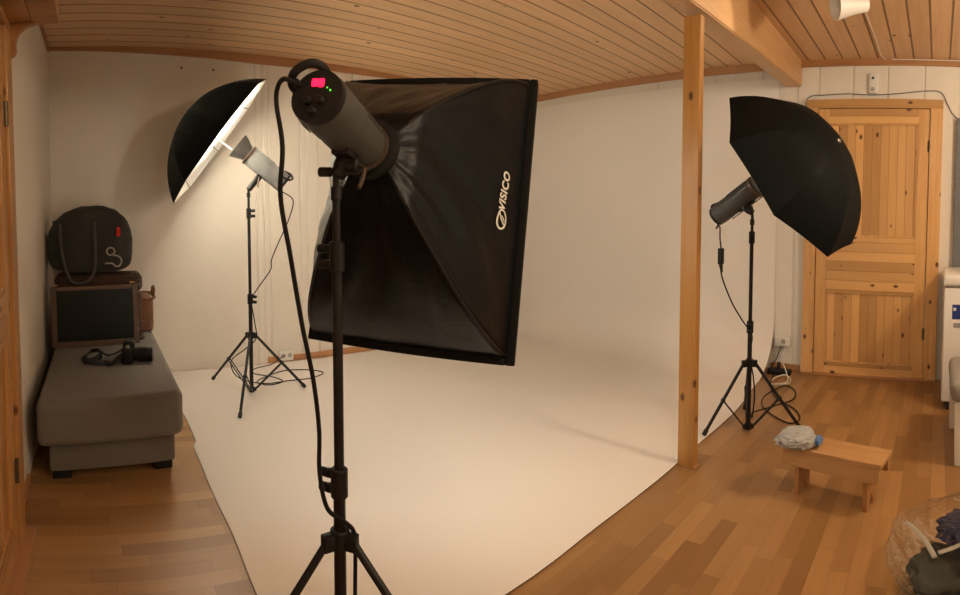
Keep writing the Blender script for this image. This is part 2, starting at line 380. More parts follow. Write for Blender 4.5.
# shelf with a curved bracket above the left door
sh = thing('wall_shelf', 'wooden shelf on a curved bracket above the left door', 'shelf', (XL, 1.6, 1.98))
b = B(); box(b, (0, -.7, .002), (.129, .46, .05), .004); obj('board', b, M['darkwood'], sh, smooth=False, org=(0, 0, 0))
b = B(); box(b, (.130, -.7, -.0), (.232, .475, .085), .004); obj('front_board', b, M['darkwood'], sh, smooth=False)
pts = [(0, 0), (.15, 0)] + [(.15-.085*math.sin(t*math.pi/16), -.005-.075*(1-math.cos(t*math.pi/16))) for t in range(1, 9)] + [(.067, -.10), (.062, -.115), (.045, -.126), (0, -.132)]
b = B(); prism(b, pts, 1, .435, .465); obj('bracket', b, M['darkwood'], sh, smooth=False)
b = B(); prism(b, pts, 1, -.5, -.47); obj('bracket', b, M['darkwood'], sh, smooth=False)

# ------------------------------------------------------------------ backdrop sheet (cove)
def cove(y0, y1, xf, nfl, z_top=2.335, thick=.004, lift=0.):
    b = B(); rad = .42; xw = XR-.006
    prof = [(xf + (xw-rad-xf)*i/nfl, .002+lift) for i in range(nfl+1)]
    prof += [(xw-rad+rad*math.sin(a), .002+lift+rad*(1-math.cos(a))) for a in [math.pi/2*i/14 for i in range(1, 15)]]
    prof += [(xw, rad+(z_top-rad)*i/12) for i in range(1, 13)]
    ny = 40; g = []
    for i, (x, z) in enumerate(prof):
        row = []
        for j in range(ny+1):
            y = y0 + (y1-y0)*j/ny
            k = max(0., min(1., (x-2.9)/(xw-.15-2.9))); y += (.085*k*k*(3-2*k) + (.012*noise.noise(Vector((x*2.1, 0, 0))) if x < 3.6 else 0))*max(0., 1-j/8)
            xx = x + ((.028 if y > 2.78 else 0) + .01*noise.noise(Vector((y*2.3, 5, 0))) if i == 0 else 0)
            row.append(b.verts.new((xx, y, z)))
        g.append(row)
    for i in range(len(g)-1):
        for j in range(ny): b.faces.new((g[i][j], g[i+1][j], g[i+1][j+1], g[i][j+1]))
    bmesh.ops.recalc_face_normals(b, faces=b.faces[:])
    top = b.faces[:]
    up = sum((f.normal.z for f in top)) > 0
    r = bmesh.ops.extrude_face_region(b, geom=top)
    vv = [e for e in r['geom'] if isinstance(e, bmesh.types.BMVert)]
    new_faces = {e for e in r['geom'] if isinstance(e, bmesh.types.BMFace)}
    for f in b.faces: f.normal_update()
    for v in vv:
        if v.co.x < xw-rad: v.co.z += thick
        else:
            a = math.atan2(max(0, v.co.x-(xw-rad)), max(1e-6, rad-v.co.z+.002)) if v.co.z < rad else math.pi/2
            v.co.x -= thick*math.sin(a); v.co.z += thick*math.cos(a)
    for f in b.faces:
        n = f.normal
        edge = f not in new_faces and any(v in vv for v in f.verts)
        f.material_index = 1 if edge and max(v.co.x for v in f.verts) < xw-rad+.02 else 0
    return b
bd = thing('photo_backdrop', 'seamless white photo backdrop swept from the wall across the floor', 'backdrop', (0, 0, 0))
obj('sheet', cove(1.205, 4.175, .475, 24), [M['sheet'], M['sheet_edge']], bd, ang=40)

# ------------------------------------------------------------------ light stands
def make_stand(loc, feet, hub, clips, top, label, r=.0135, low=.03, z0=0):
    angs = [math.atan2(y-loc[1], x-loc[0]) for x, y in feet]; rads = [math.hypot(y-loc[1], x-loc[0]) for x, y in feet]
    t = thing('light_stand', label, 'light stand', (*loc, z0), group='tripod light stands')
    b = B(); cyl(b, (0, 0, low-.02), (0, 0, clips[0]), r, seg=18); obj('lower_tube', b, M['blackmetal'], t)
    prev = clips[0]; rr = r
    for i, c in enumerate(clips):
        rr2 = rr-.0025
        nxt = clips[i+1] if i+1 < len(clips) else top
        b = B(); cyl(b, (0, 0, c-.02), (0, 0, nxt), rr2, seg=18); obj('tube', b, M['blackmetal'], t)
        b = B(); cyl(b, (0, 0, c-.035), (0, 0, c+.035), rr+.006, seg=18, bev=.003)
        a = angs[0] + 1.1
        for dz in (-.018, .018): box(b, (rr, -.008, c+dz-.01), (rr+.02, .008, c+dz+.01), .003, mat=Matrix.Rotation(a, 4, 'Z'))
        cl = obj('clamp', b, M['black'], t)
        b = B()
        for dz in (-.018, .018):
            p = Vector((math.cos(a), math.sin(a), 0)); cyl(b, p*(rr+.018)+Vector((0, 0, c+dz)), p*(rr+.038)+Vector((0, 0, c+dz)), .011, seg=10, bev=.003)
        obj('knob', b, M['black'], cl); rr = rr2
    b = B(); cyl(b, (0, 0, top), (0, 0, top+.05), .008, seg=14); cyl(b, (0, 0, top-.02), (0, 0, top+.012), .013, seg=14, bev=.002); obj('spigot', b, M['blackmetal'], t)
    b = B(); cyl(b, (0, 0, hub-.02), (0, 0, hub+.022), r+.009, seg=18, bev=.003)
    for a in angs: box(b, (.008, -.013, hub-.022), (.046, .013, hub+.016), .004, mat=Matrix.Rotation(a, 4, 'Z'))
    obj('hub', b, M['black'], t)
    b = B(); cyl(b, (0, 0, low-.018), (0, 0, low+.018), r+.007, seg=18, bev=.003)
    for a in angs: box(b, (.008, -.010, low-.012), (.032, .010, low+.012), .003, mat=Matrix.Rotation(a, 4, 'Z'))
    obj('lower_collar', b, M['black'], t)
    for a, rad in zip(angs, rads):
        d = Vector((math.cos(a), math.sin(a), 0)); p0 = d*.036 + Vector((0, 0, hub-.004)); p1 = d*rad + Vector((0, 0, .012))
        b = B(); cyl(b, p0, p1, .0095, seg=12); lg = obj('leg', b, M['blackmetal'], t)
        e = (p1-p0).normalized(); b = B(); cyl(b, p1-e*.03, p1+e*.004, .013, seg=12, bev=.003); obj('rubber_foot', b, M['rubber'], lg)
        b = B(); q = p0 + (p1-p0)*.52; s = Vector((-d.y, d.x, 0))
        for k in (-1, 1): cyl(b, q+s*.011*k, d*.026 + s*.009*k + Vector((0, 0, low)), .0042, seg=8)
        sphere(b, q, .0145, u=10, v=8); obj('brace', b, M['blackmetal'], t)
    return t
SR = Vector((2.842, 1.032)); SL = Vector((1.015, 3.50)); SC = Vector((.535, 1.119))
ac = math.atan2(SC.y, SC.x)
make_stand(SR, ((2.665, 1.228), (2.945, .745), (3.15, 1.17)), .395, (.60, 1.11), 1.20, 'black tripod stand on bare parquet under the right umbrella light')
make_stand(SL, ((.815, 3.077), (.824, 3.879), (1.398, 3.472)), .405, (.655, 1.24), 1.37, 'black tripod stand on the white backdrop near the back wall', z0=.006)
make_stand(SC, [(SC.x+.40*math.cos(ac+q), SC.y+.40*math.sin(ac+q)) for q in (0, 2.05, -2.05)], .452, (.585, 1.12), 1.27, 'black tripod stand in front, carrying the big softbox', r=.0145, low=.055, z0=.006)

# ------------------------------------------------------------------ strobe heads (local z = forward, y = up, origin at front mouth)
def make_strobe(name_label, loc, rot, L=.29, r=.058, refl=True, dial=True, hm='head', sock=(0, -.046)):
    t = thing('studio_strobe', name_label, 'strobe light', loc, rot, 'studio strobe heads')
    b = B()
    prof = [(r*.93, -L), (r, -L+.012)]
    z = -L+.03
    lathe(b, prof + [(r, -L+.08)] + [(r*(1 if k % 2 else .975), -L+.08+.012*k) for k in range(1, 4)] + [(r, -L+.13), (r, -.035), (r*.985, -.03), (r*.985, -.012)], 40)
    for k in range(-5, 6):      # cooling ribs along the body
        a = math.pi/2 + k*.24; box(b, (r-.001, -.0025, -L+.13), (r+.0022, .0025, -.045), .001, 1, Matrix.Rotation(a, 4, 'Z'))
    body = obj('body', b, M[hm], t)
    b = B(); lathe(b, [(r*1.04, -.022), (r*1.06, -.016), (r*1.06, -.004), (r*.98, 0)], 40); obj('front_ring', b, M['headrim'], t)
    b = B(); lathe(b, [(r*.95, -L-.012), (r*.97, -L-.006), (r*.97, -L+.006)], 36); rp = obj('rear_panel', b, M['black'], t)
    zz = -L-.0125
    if dial:
        b = B(); box(b, (.001, .020, zz-.002), (.014, .037, zz+.001), .003); box(b, (-.014, .018, zz-.002), (-.001, .036, zz+.001), .003); obj('red_display', b, M['red_led'], rp)
        b = B(); sphere(b, (-.030, .010, zz), .0022, u=8, v=6); sphere(b, (-.022, .016, zz), .0018, u=8, v=6); obj('green_light', b, M['green_led'], rp)
        for x, y in ((.016, -.012), (-.012, -.012), (.002, -.034)):
            b = B(); cyl(b, (x, y, zz+.002), (x, y, zz-.010), .0095, .008, seg=16, bev=.0015); obj('knob', b, M['black'], rp)
    b = B(); cyl(b, (*sock, zz+.002), (*sock, zz-.012), .009, seg=12); obj('socket', b, M['black'], rp)
    b = B(); tube(b, [(r*.90, .020, -L+.040), (r*1.08, .028, -L-.006), (r*.86, .048, -L-.026), (.018, .066, -L-.024), (0, r+.008, -L+.003), (0, r-.004, -L+.045)], .0065, 8, 6, flat=(1, 1.4)); obj('handle', b, M['black'], t)
    b = B()
    a = math.pi*1.28; box(b, (r+.0005, -.013, -L+.02), (r+.0025, .013, -L+.055), .001, 1, Matrix.Rotation(-.75, 4, 'Z')); obj('sticker', b, M['sticker'], t)
    if refl:
        b = B(); lathe(b, [(.052, -.004), (.060, .02), (.078, .055), (.092, .092), (.090, .092), (.076, .055), (.057, .02), (.048, 0)], 36, False, False)
        b.faces.ensure_lookup_table(); obj('reflector', b, M['reflector'], t)
        b = B(); sphere(b, (0, 0, .018), .021, (1, 1, 1.3), 16, 10); obj('lamp_bulb', b, M['lampwhite'], t)
    return t
def make_bracket(t, foot, sd=1):
    """tilt bracket from a strobe's belly to the stand's spigot (foot in strobe-local coordinates)."""
    f = Vector(foot); top = Vector((0, -.055, f.z))
    b = B(); cyl(b, f, top, .019, .024, seg=16, bev=.004); cyl(b, top+Vector((-.03, -.022, 0)), top+Vector((.03, -.022, 0)), .02, seg=18, bev=.004); box(b, top+Vector((-.022, -.012, -.055)), top+Vector((.022, .004, .055)), .004)
    br = obj('tilt_bracket', b, M['black'], t)
    b = B(); tube(b, [top+Vector((sd*.03, -.022, 0)), top+Vector((sd*.045, -.03, -.006)), top+Vector((sd*.05, -.06, -.02)), top+Vector((sd*.052, -.085, -.036))], .005, 8, 5); obj('lever', b, M['headrim'], br)
    b = B(); cyl(b, f+Vector((-sd*.014, .012, 0)), f+Vector((-sd*.046, .012, 0)), .012, seg=10, bev=.003); obj('knob', b, M['black'], br)

# ------------------------------------------------------------------ umbrellas (local z = towards the apex, origin at the rim centre)
def make_umbrella(label, loc, rot, Rr, D, phase, shaft_back):
    t = thing('photo_umbrella', label, 'umbrella', loc, rot, 'reflective umbrellas')
    def surf(off):
        b = B(); n = 14; per = 6; seg = 8*per; rings = []
        rad = (Rr*Rr + D*D)/(2*D); ang = math.asin(min(1, Rr/rad))
        for i in range(1, n+1):
            a = ang*i/n; r = (rad-off)*math.sin(a); z = (rad-off)*math.cos(a) - (rad-D); ring = []
            for j in range(seg):
                th = phase + 2*math.pi*j/seg; q = (j % per)/per - .0; m = (q-.5)*math.pi/4 if j % per else -math.pi/8
                k = math.cos(math.pi/8)/math.cos(m); sag = 1 - .012*math.sin(math.pi*q)*(i/n)
                rr = r*k*sag; ring.append(b.verts.new((rr*math.cos(th), rr*math.sin(th), z + (1-k)*D*.1)))
            rings.append(ring)
        c = b.verts.new((0, 0, D-off))
        for j in range(seg): b.faces.new((c, rings[0][j], rings[0][(j+1) % seg]))
        for p, q in zip(rings, rings[1:]):
            for j in range(seg): b.faces.new((p[j], q[j], q[(j+1) % seg], p[(j+1) % seg]))
        return b, rad, ang
    b, rad, ang = surf(0.); ex = bmesh.ops.solidify(b, geom=b.faces[:], thickness=.0015)
    obj('canopy', b, M['brolly'], t, ang=24)
    b, _, _ = surf(.006); bmesh.ops.solidify(b, geom=b.faces[:], thickness=.001); obj('lining', b, M['lining'], t, ang=24)
    b = B(); cyl(b, (0, 0, D-.02), (0, 0, D+.028), .006, .004, seg=10); cyl(b, (0, 0, D-.006), (0, 0, D+.006), .016, .011, seg=14); obj('tip', b, M['silver'], t)
    b = B(); cyl(b, (0, 0, D-.01), (0, 0, -shaft_back), .0036, seg=10); obj('shaft', b, M['shaft'], t)
    b = B(); cyl(b, (0, 0, D-.20), (0, 0, D-.17), .011, seg=12, bev=.002); obj('runner', b, M['black'], t)
    for j in range(8):
        th = phase + 2*math.pi*j/8; c, s = math.cos(th), math.sin(th); pts = []
        for i in range(0, 9):
            a = ang*i/8; rr = (rad-.010)*math.sin(a); pts.append((rr*c, rr*s, (rad-.010)*math.cos(a)-(rad-D)))
        b = B(); tube(b, pts, .0022, 6, 2); rb = obj('rib', b, M['blackmetal'], t)
        a = ang*.52; rr = (rad-.012)*math.sin(a)
        b = B(); cyl(b, (.011*c, .011*s, D-.185), (rr*c, rr*s, (rad-.012)*math.cos(a)-(rad-D)), .0018, seg=6); obj('stretcher', b, M['silver'], rb)
    return t

fR = Vector((-.184, -.824, .536)).normalized(); mR = basis(fR)
cR = Vector((2.765, .776, 1.460))
# the right head sits just above the umbrella's shaft
uR = mR.col[1]; pR = cR - fR*.225 + uR*.072
hR = make_strobe('dark grey strobe head aimed into the right umbrella', pR, mR, refl=True, L=.316, r=.060, dial=False)
foot = mR.transposed() @ (Vector((SR.x, SR.y, 1.245)) - pR); make_bracket(hR, foot)
def phase_for(m, c, target):
    v = m.transposed() @ (Vector(target) - c); return math.atan2(v.y, v.x)
# rim corner seen at the far lower edge fixes the phase
r_, u_ = Vector((math.cos(3.361), -math.sin(3.361), 0)), None
u_ = r_.cross(Vector((math.sin(3.361)*math.cos(-.566), math.cos(3.361)*math.cos(-.566), -math.sin(-.566))))
make_umbrella('black umbrella shown from outside, in front of the pine door', cR, mR, .518, .310,
              phase_for(mR, cR, cR + r_*math.cos(1.027) + u_*math.sin(1.027)), .46)
dL = Vector((.772, -.155, -.613)).normalized(); fL = -dL; mL = basis(fL)
cL = Vector((.833, 3.543, 1.739)); uL = mL.col[1]
dS = Vector((.752, -.162, -.64)).normalized(); mH = basis(-dS)
pL = cL + dL*.205 + uL*.045
hL = make_strobe('grey strobe head toned as lit, with flared reflector in the lit left umbrella', pL, mH, refl=True, L=.31, r=.068, dial=False, hm='head_lit')
foot = mH.transposed() @ (Vector((SL.x, SL.y, 1.405)) - pL); make_bracket(hL, foot)
make_umbrella('black umbrella lit white inside, near the back wall', cL, mL, .527, .292, phase_for(mL, cL, cL + uL), .42)

# ------------------------------------------------------------------ softbox
fC = Vector((.738, .621, -.266)).normalized()
r0 = Vector((.630, -.774, -.058)).normalized(); u0 = Vector((.242, .125, .962)); u0 = (u0 - fC*u0.dot(fC)); u0 = (u0 - r0*u0.dot(r0)).normalized()
mC = Matrix((-r0, u0, fC)).transposed()            # local -x is the image right
cC = Vector((1.050, 1.507, 1.243)); Dp = .545
pC = cC - fC*Dp
sb = thing('softbox', 'large black rectangular softbox with white lettering in the middle', 'softbox', pC, mC)
W2, H2 = .354, .490
def sbpt(s, side, t):
    """point on the shell: s 0 (ring) .. 1 (rim), side 0..3, t -1..1 along the side."""
    sn = math.sin(s*math.pi/2); bul = .17 + .83*(.22*s + .78*sn)
    w = (W2-.022)*(.17 + .83*(.62*s + .38*sn)); wl = (W2-.022)*bul; h = (H2-.022)*(.13 + .87*(.30*s + .70*sn))
    if s < .12: k = s/.12; w = .050+(w-.050)*k; wl = .050+(wl-.050)*k; h = .050+(h-.050)*k
    sag = 1 - .075*math.sin(math.pi*min(1, s))*(1-t*t) * (1.5 if side == 1 else 1)
    z = .012 + (Dp-.012)*s; x = t*(wl if t > 0 else w)
    return {0: Vector((-w*sag, h*t, z)), 1: Vector((x, h*sag, z)), 2: Vector((wl*(1-.2*(1-sag)), -h*t, z)), 3: Vector((-t*(wl if t < 0 else w), -h*sag, z))}[side]
for side in range(4):
    b = B(); ns, nt = 40, 30; g = []
    for i in range(ns+1):
        row = []
        for j in range(nt+1):
            s = i/ns; t = 2*j/nt-1; p = sbpt(s, side, t)
            q = sbpt(s, side, 0); n = Vector((q.x, q.y, 0)).normalized()
            amp = .034*max(0, math.sin(math.pi*s))**.9*(1-t**4)
            wv = noise.noise(Vector((t*2.6+s*2.6, s*1.5-t*.8, side*5.1)))*.55 + .30*noise.noise(Vector((t*6.5+s*4.2, s*1.9-t*.9, side*3.1+8)))
            row.append(b.verts.new(p + n*amp*wv))
        g.append(row)
    for i in range(ns):
        for j in range(nt): b.faces.new((g[i][j], g[i+1][j], g[i+1][j+1], g[i][j+1]))
    o = obj('shell_panel', b, M['nylon'], sb, ang=80)
    md = o.modifiers.new('thickness', 'SOLIDIFY'); md.thickness = .002; md.offset = 0
b = B()
for x0, x1, y0, y1 in ((-W2, -W2+.028, -H2, H2), (W2-.028, W2, -H2, H2), (-W2+.028, W2-.028, -H2, -H2+.028), (-W2+.028, W2-.028, H2-.028, H2)):
    box(b, (x0, y0, Dp-.010), (x1, y1, Dp+.035), .005)
obj('rim_band', b, M['band'], sb)
b = B(); box(b, (-W2+.026, -H2+.026, Dp-.004), (W2-.026, H2-.026, Dp), 0); obj('diffuser', b, M['diffuser'], sb, smooth=False)
b = B(); lathe(b, [(.060, -.008), (.078, -.004), (.078, .014), (.060, .018)], 32, True, True); obj('speed_ring', b, M['black'], sb)
for sx in (-1, 1):
    for sy in (-1, 1):
        b = B(); side = 1 if sy > 0 else 3; pts = [sbpt(i/12, side, sx if sy > 0 else sx)*1.0 for i in range(1, 13)]
        tube(b, [p*.985 for p in pts], .0045, 6, 2); obj('rod', b, M['blackmetal'], sb)
# lettering on the panel at the image right (side 0): reads upwards, letter tops towards the ring
def text_mesh(body, size):
    c = bpy.data.curves.new('lettering', 'FONT'); c.body = body; c.size = size; c.align_x = 'CENTER'; c.align_y = 'CENTER'; c.space_character = 1.08
    c.offset = .0016; c.shear = .12
    o = bpy.data.objects.new('lettering', c); col.objects.link(o); bpy.context.view_layer.update()
    me = bpy.data.meshes.new_from_object(o.evaluated_get(bpy.context.evaluated_depsgraph_get())); bpy.data.objects.remove(o); bpy.data.curves.remove(c)
    b = B(); b.from_mesh(me); bpy.data.meshes.remove(me); return b
def wrap(b, s_c, t_c):
    """lay flat drawing (x along the letters, y up) onto side panel 0."""
    bmesh.ops.subdivide_edges(b, edges=[e for e in b.edges if e.calc_length() > .02], cuts=2)
    for v in b.verts:
        t = t_c + v.co.x/H2; s = s_c - v.co.y/.53
        p = sbpt(s, 0, t); n = Vector((-1, 0, 0))
        amp = .034*max(0, math.sin(math.pi*s))**.9*(1-t**4)
        wv = noise.noise(Vector((t*2.6+s*2.6, s*1.5-t*.8, 0)))*.55 + .30*noise.noise(Vector((t*6.5+s*4.2, s*1.9-t*.9, 8)))
        e1 = sbpt(s+.02, 0, t) - sbpt(s-.02, 0, t); e2 = sbpt(s, 0, t+.02) - sbpt(s, 0, t-.02); nn = e1.cross(e2).normalized()
        if nn.x > 0: nn = -nn
        v.co = p + n*amp*wv + nn*.005
SC_, TC_ = .80, .10
b = text_mesh('VISICO', .044); wrap(b, SC_, .098); obj('lettering', b, M['print'], sb, smooth=False)
b = B()
def stroke(b, pts, w, closed=False):
    P = [Vector((p[0], p[1], 0)) for p in pts]; n = len(P); L_ = []
    for i in range(n):
        a, c = (P[i-1], P[(i+1) % n]) if closed else (P[max(0, i-1)], P[min(n-1, i+1)])
        d = (c-a).normalized(); q = Vector((-d.y, d.x, 0))*w/2; L_.append((b.verts.new(P[i]+q), b.verts.new(P[i]-q)))
    for i in range(n if closed else n-1):
        k = (i+1) % n; b.faces.new((L_[i][0], L_[i][1], L_[k][1], L_[k][0]))
stroke(b, [(.034*math.cos(a), .020*math.sin(a)) for a in [2*math.pi*i/28 for i in range(28)]], .007, True)
stroke(b, [(-.016, -.012), (0, .004), (.018, .013)], .006); stroke(b, [(-.004, -.013), (.006, -.004), (.012, .004)], .005)
wrap(b, SC_+.005, -.112); obj('emblem', b, M['print'], sb, smooth=False)

# centre head just behind the ring
pH = pC - fC*.010 - u0*.004 - r0*.003
hC = make_strobe('dark strobe head with glowing red display mounted on the big softbox', pH, mC, refl=False, L=.268, r=.0595, sock=(.046, .026))
foot = mC.transposed() @ (Vector((SC.x, SC.y, 1.31)) - pH); make_bracket(hC, foot, -1)

# ------------------------------------------------------------------ cables
def cable(label, pts, r=.004, mat='cable', name='power_cable', n=8, extra=None, org=None):
    org = org or (pts[0][0], pts[0][1], 0)
    t = thing(name, label, 'cable', org)
    b = B(); tube(b, pts, r, 8, n); obj('cord', b, M[mat], t, org=org); 
    if extra: extra(t, org)
    return t
def wpt(m, p, v): return tuple(Vector(p) + m @ Vector(v))
cable('thick black cable hanging from the softbox strobe along its stand', [wpt(mC, pH, (.046, .026, -.285)), wpt(mC, pH, (.062, .026, -.310)), wpt(mC, pH, (.078, .012, -.305)), wpt(mC, pH, (.083, -.02, -.29)), (.366, 1.012, 1.36), (.366, 1.028, 1.26), (.388, 1.035, 1.14), (.420, 1.055, .99), (.452, 1.072, .86), (.470, 1.085, .74), (.472, 1.090, .64), (.490, 1.090, .555), (.53, 1.092, .515), (.562, 1.098, .475), (.566, 1.10, .42), (.57, 1.11, .20), (.60, 1.12, .02), (.75, 1.0, .012), (.95, .7, .006), (1.05, .3, .006)], .0052)
def adapter(t, org):
    b = B(); box(b, (-.018, -.014, -.045), (.018, .014, .045), .006, mat=Matrix.Translation(Vector((2.725, 1.17, 1.005)) - Vector(org))); obj('adapter_box', b, M['black'], t)
    b = B(); cyl(b, Vector((2.725, 1.17, .96))-Vector(org), Vector((2.735, 1.167, .915))-Vector(org), .012, .006, seg=10); obj('plug', b, M['black'], t)
cable('black cable with inline adapter hanging from the right strobe', [wpt(mR, pR, (0, -.046, -.335)), wpt(mR, pR, (0, -.06, -.365)), (2.735, 1.185, 1.17), (2.72, 1.175, 1.10), (2.725, 1.17, 1.04), (2.725, 1.17, .96), (2.74, 1.165, .88), (2.78, 1.12, .74), (2.815, 1.07, .64), (2.815, 1.01, .56), (2.805, 1.02, .45), (2.82, 1.0, .33), (2.85, 1.0, .2), (2.93, 1.04, .05), (3.12, 1.10, .006), (3.30, 1.0, .006), (3.45, .93, .006), (3.62, .97, .007), (3.70, 1.06, .007), (3.58, 1.11, .008), (3.40, 1.13, .008), (3.22, 1.07, .008), (3.08, .93, .007), (3.03, .83, .006), (3.12, .80, .006), (3.26, .87, .007), (3.40, 1.03, .009), (3.60, 1.14, .012), (3.80, 1.20, .012), (3.95, 1.21, .02)], .0042, extra=adapter)
cable('thin black cable looping down the left stand onto the backdrop', [wpt(mL, pL, (0, -.046, -.305)), wpt(mL, pL, (.0, -.06, -.34)), (1.30, 3.40, 1.33), (1.27, 3.41, 1.20), (1.20, 3.42, 1.05), (1.15, 3.43, .93), (1.14, 3.43, .86), (1.06, 3.46, .74), (1.015, 3.465, .66), (1.03, 3.46, .52), (1.04, 3.455, .40), (.97, 3.47, .33), (.90, 3.60, .22), (.94, 3.66, .10), (1.05, 3.70, .03), (1.18, 3.66, .012), (1.35, 3.67, .010), (1.52, 3.66, .010), (1.66, 3.74, .011), (1.60, 3.86, .010), (1.42, 3.92, .011), (1.25, 3.84, .012), (1.12, 3.72, .013), (1.18, 3.62, .013), (1.30, 3.66, .014), (1.26, 3.80, .014), (1.16, 3.93, .012), (1.20, 4.05, .012), (1.36, 4.10, .02), (1.44, 4.13, .05), (1.505, 4.165, .062)], .0038)

# wall sockets and the cable tangle in the right corner
so = thing('wall_socket', 'cream double socket low on the back wall', 'socket', (1.515, YB-.016, .062))
b = B(); box(b, (-.062, -.022, -.045), (.062, .0, .045), .006); obj('plate', b, M['white'], so)
for x in (-.03, .03):
    b = B(); cyl(b, (x, -.0225, 0), (x, -.020, 0), .019, seg=20); obj('outlet', b, M['emblem'], so)
so = thing('wall_socket', 'cream socket box low on the wall left of the right door', 'socket', (XR, 1.2, .235))
b = B(); box(b, (-.04, -.055, -.04), (0, .075, .04), .006); obj('plate', b, M['white'], so)
b = B(); cyl(b, (-.0415, 0, 0), (-.038, 0, 0), .019, seg=20); obj('outlet', b, M['emblem'], so)
ps = thing('power_strip', 'black power strip on the floor in the right corner', 'power strip', (3.98, 1.20, 0))
b = B(); box(b, (-.035, -.10, .0), (.03, .085, .045), .008); obj('housing', b, M['black'], ps)
for y in (-.06, 0, .05):
    b = B(); cyl(b, (0, y, .044), (0, y, .047), .017, seg=16); obj('outlet', b, M['rubber'], ps)
pp = thing('power_plug', 'black plug standing in the power strip', 'plug', (3.98, 1.2, .047))
b = B(); cyl(b, (0, 0, 0), (0, 0, .05), .018, .013, seg=14, bev=.004); obj('plug_body', b, M['black'], pp)
cable('white cable curled in front of the power strip', [(4.06, 1.16, .20), (4.03, 1.19, .12), (3.93, 1.12, .03), (3.82, 1.08, .006), (3.72, 1.12, .006), (3.72, 1.18, .007), (3.82, 1.19, .012), (3.90, 1.13, .025), (3.86, 1.07, .012), (3.76, 1.06, .008), (3.70, 1.14, .013)], .0045, 'white')
cable('black cable running up the corner beside the backdrop', [(3.99, 1.26, .03), (4.05, 1.27, .05), (4.09, 1.25, .10), (4.10, 1.23, .17), (4.10, 1.21, .20)], .004)
# thin cable over the door, white box
cable('thin grey cable running over the top of the right door', [(XR-.012, 1.06, 2.02), (XR-.012, 1.065, 2.12), (XR-.012, 1.03, 2.185), (XR-.01, .90, 2.195), (XR-.01, .72, 2.200), (XR-.01, .55, 2.19), (XR-.01, .35, 2.20), (XR-.01, .12, 2.225), (XR-.01, .01, 2.215), (XR-.01, -.04, 2.13), (XR-.01, -.09, 2.05), (XR-.01, -.2, 1.99), (XR-.01, -.5, 1.95)], .0035, 'greywood', name='signal_cable')
wb = thing('wall_sensor', 'small white wall box with dark dot above the pine door', 'sensor', (XR, .53, 2.275))
b = B(); box(b, (-.028, -.036, -.075), (0, .036, .08), .006); obj('housing', b, M['white'], wb)
b = B(); cyl(b, (-.030, .005, .04), (-.027, .005, .04), .010, seg=12); obj('dark_lens', b, M['black'], wb)
b = B(); cyl(b, (-.030, .006, -.045), (-.027, .006, -.045), .018, seg=16); obj('dial', b, M['emblem'], wb)
for x, z, lb in ((.685, 2.405, 'small dark screw high on the back wall, left one'), (.942, 2.395, 'small dark screw high on the back wall, right one')):
    b = B(); cyl(b, (0, -.008, 0), (0, 0, 0), .009, .007, seg=10); o = obj('wall_screw', b, M['grout']); o.location = (x, YB, z); tag(o, lb, 'screw', 'screws on the back wall')

# ceiling spot lamp
lp = Vector((2.86, .50, zc(2.86)))
sl = thing('ceiling_spotlight', 'white ceiling spotlight near the right door', 'spotlight', lp)
aim = Vector((-2.06, 3.05, -.85)).normalized(); hd = Vector((0, 0, -.125))
b = B(); cyl(b, (0, 0, 0), (0, 0, -.022), .045, .042, seg=24, bev=.004); obj('ceiling_mount', b, M['lampwhite'], sl)
b = B(); cyl(b, (0, 0, -.02), (0, 0, -.10), .009, seg=12); obj('arm', b, M['lampwhite'], sl)
b = B(); t_ = B(); lathe(t_, [(.018, -.075), (.03, -.07), (.036, -.02), (.052, .05), (.056, .075), (.052, .075), (.034, -.0), (.02, -.03)], 28, True, False)
merge(b, t_, Matrix.Translation(hd) @ basis(aim).to_4x4() @ Matrix.Scale(1.3, 4)); obj('lamp_head', b, M['lampwhite'], sl)
cable('thin white cable stapled along the ceiling from the spotlight', [(2.89, .50, zc(2.89)-.012), (2.98, .498, zc(2.98)-.006), (3.2, .482, zc(3.2)-.005), (3.7, .47, zc(3.7)-.005), (4.085, .455, zc(4.08)-.006), (4.10, .30, 2.455), (4.10, -.4, 2.455)], .0035, 'white', name='lamp_cable', org=(2.89, .50, 2.4))

# ------------------------------------------------------------------ sofa chaise and what lies on it
sf = thing('chaise_sofa', 'grey upholstered chaise along the left wall', 'sofa', (.03, 3.3, 0))
o_ = (.03, 3.3, 0)
def soft_box(lo, hi, r, amp, seed, sub=5):
    b = B(); box(b, lo, hi, r, 5)
    bmesh.ops.subdivide_edges(b, edges=[e for e in b.edges if e.calc_length() > .12], cuts=sub, use_grid_fill=True)
    for v in b.verts:
        k = noise.noise(Vector((v.co.x*3+seed, v.co.y*3, v.co.z*3)))*amp + .4*amp*noise.noise(Vector((v.co.x*9, v.co.y*7+seed, v.co.z*9)))
        v.co.z += k; v.co.y += k*.4
    return b
def shear(b):
    for v in b.verts: v.co.y += .13*(v.co.x-.34)*(4.2-v.co.y)/1.7
    return b
obj('seat_cushion', shear(soft_box((-.300, 2.435, .205), (.376, 4.16, .418), .036, .005, 2.)), M['sofa'], sf, ang=60, org=o_)
b = B(); box(b, (-.255, 2.53, .05), (.345, 4.12, .215), .015); obj('base', shear(b), M['sofa'], sf, org=o_)
for x, y in ((-.20, 2.61), (.29, 2.61), (-.20, 4.05), (.29, 4.05)):
    b = B(); box(b, (x-.045, y-.045, 0), (x+.045, y+.045, .055), .006); obj('foot', shear(b), M['black'], sf, org=o_)
ZT = .4205
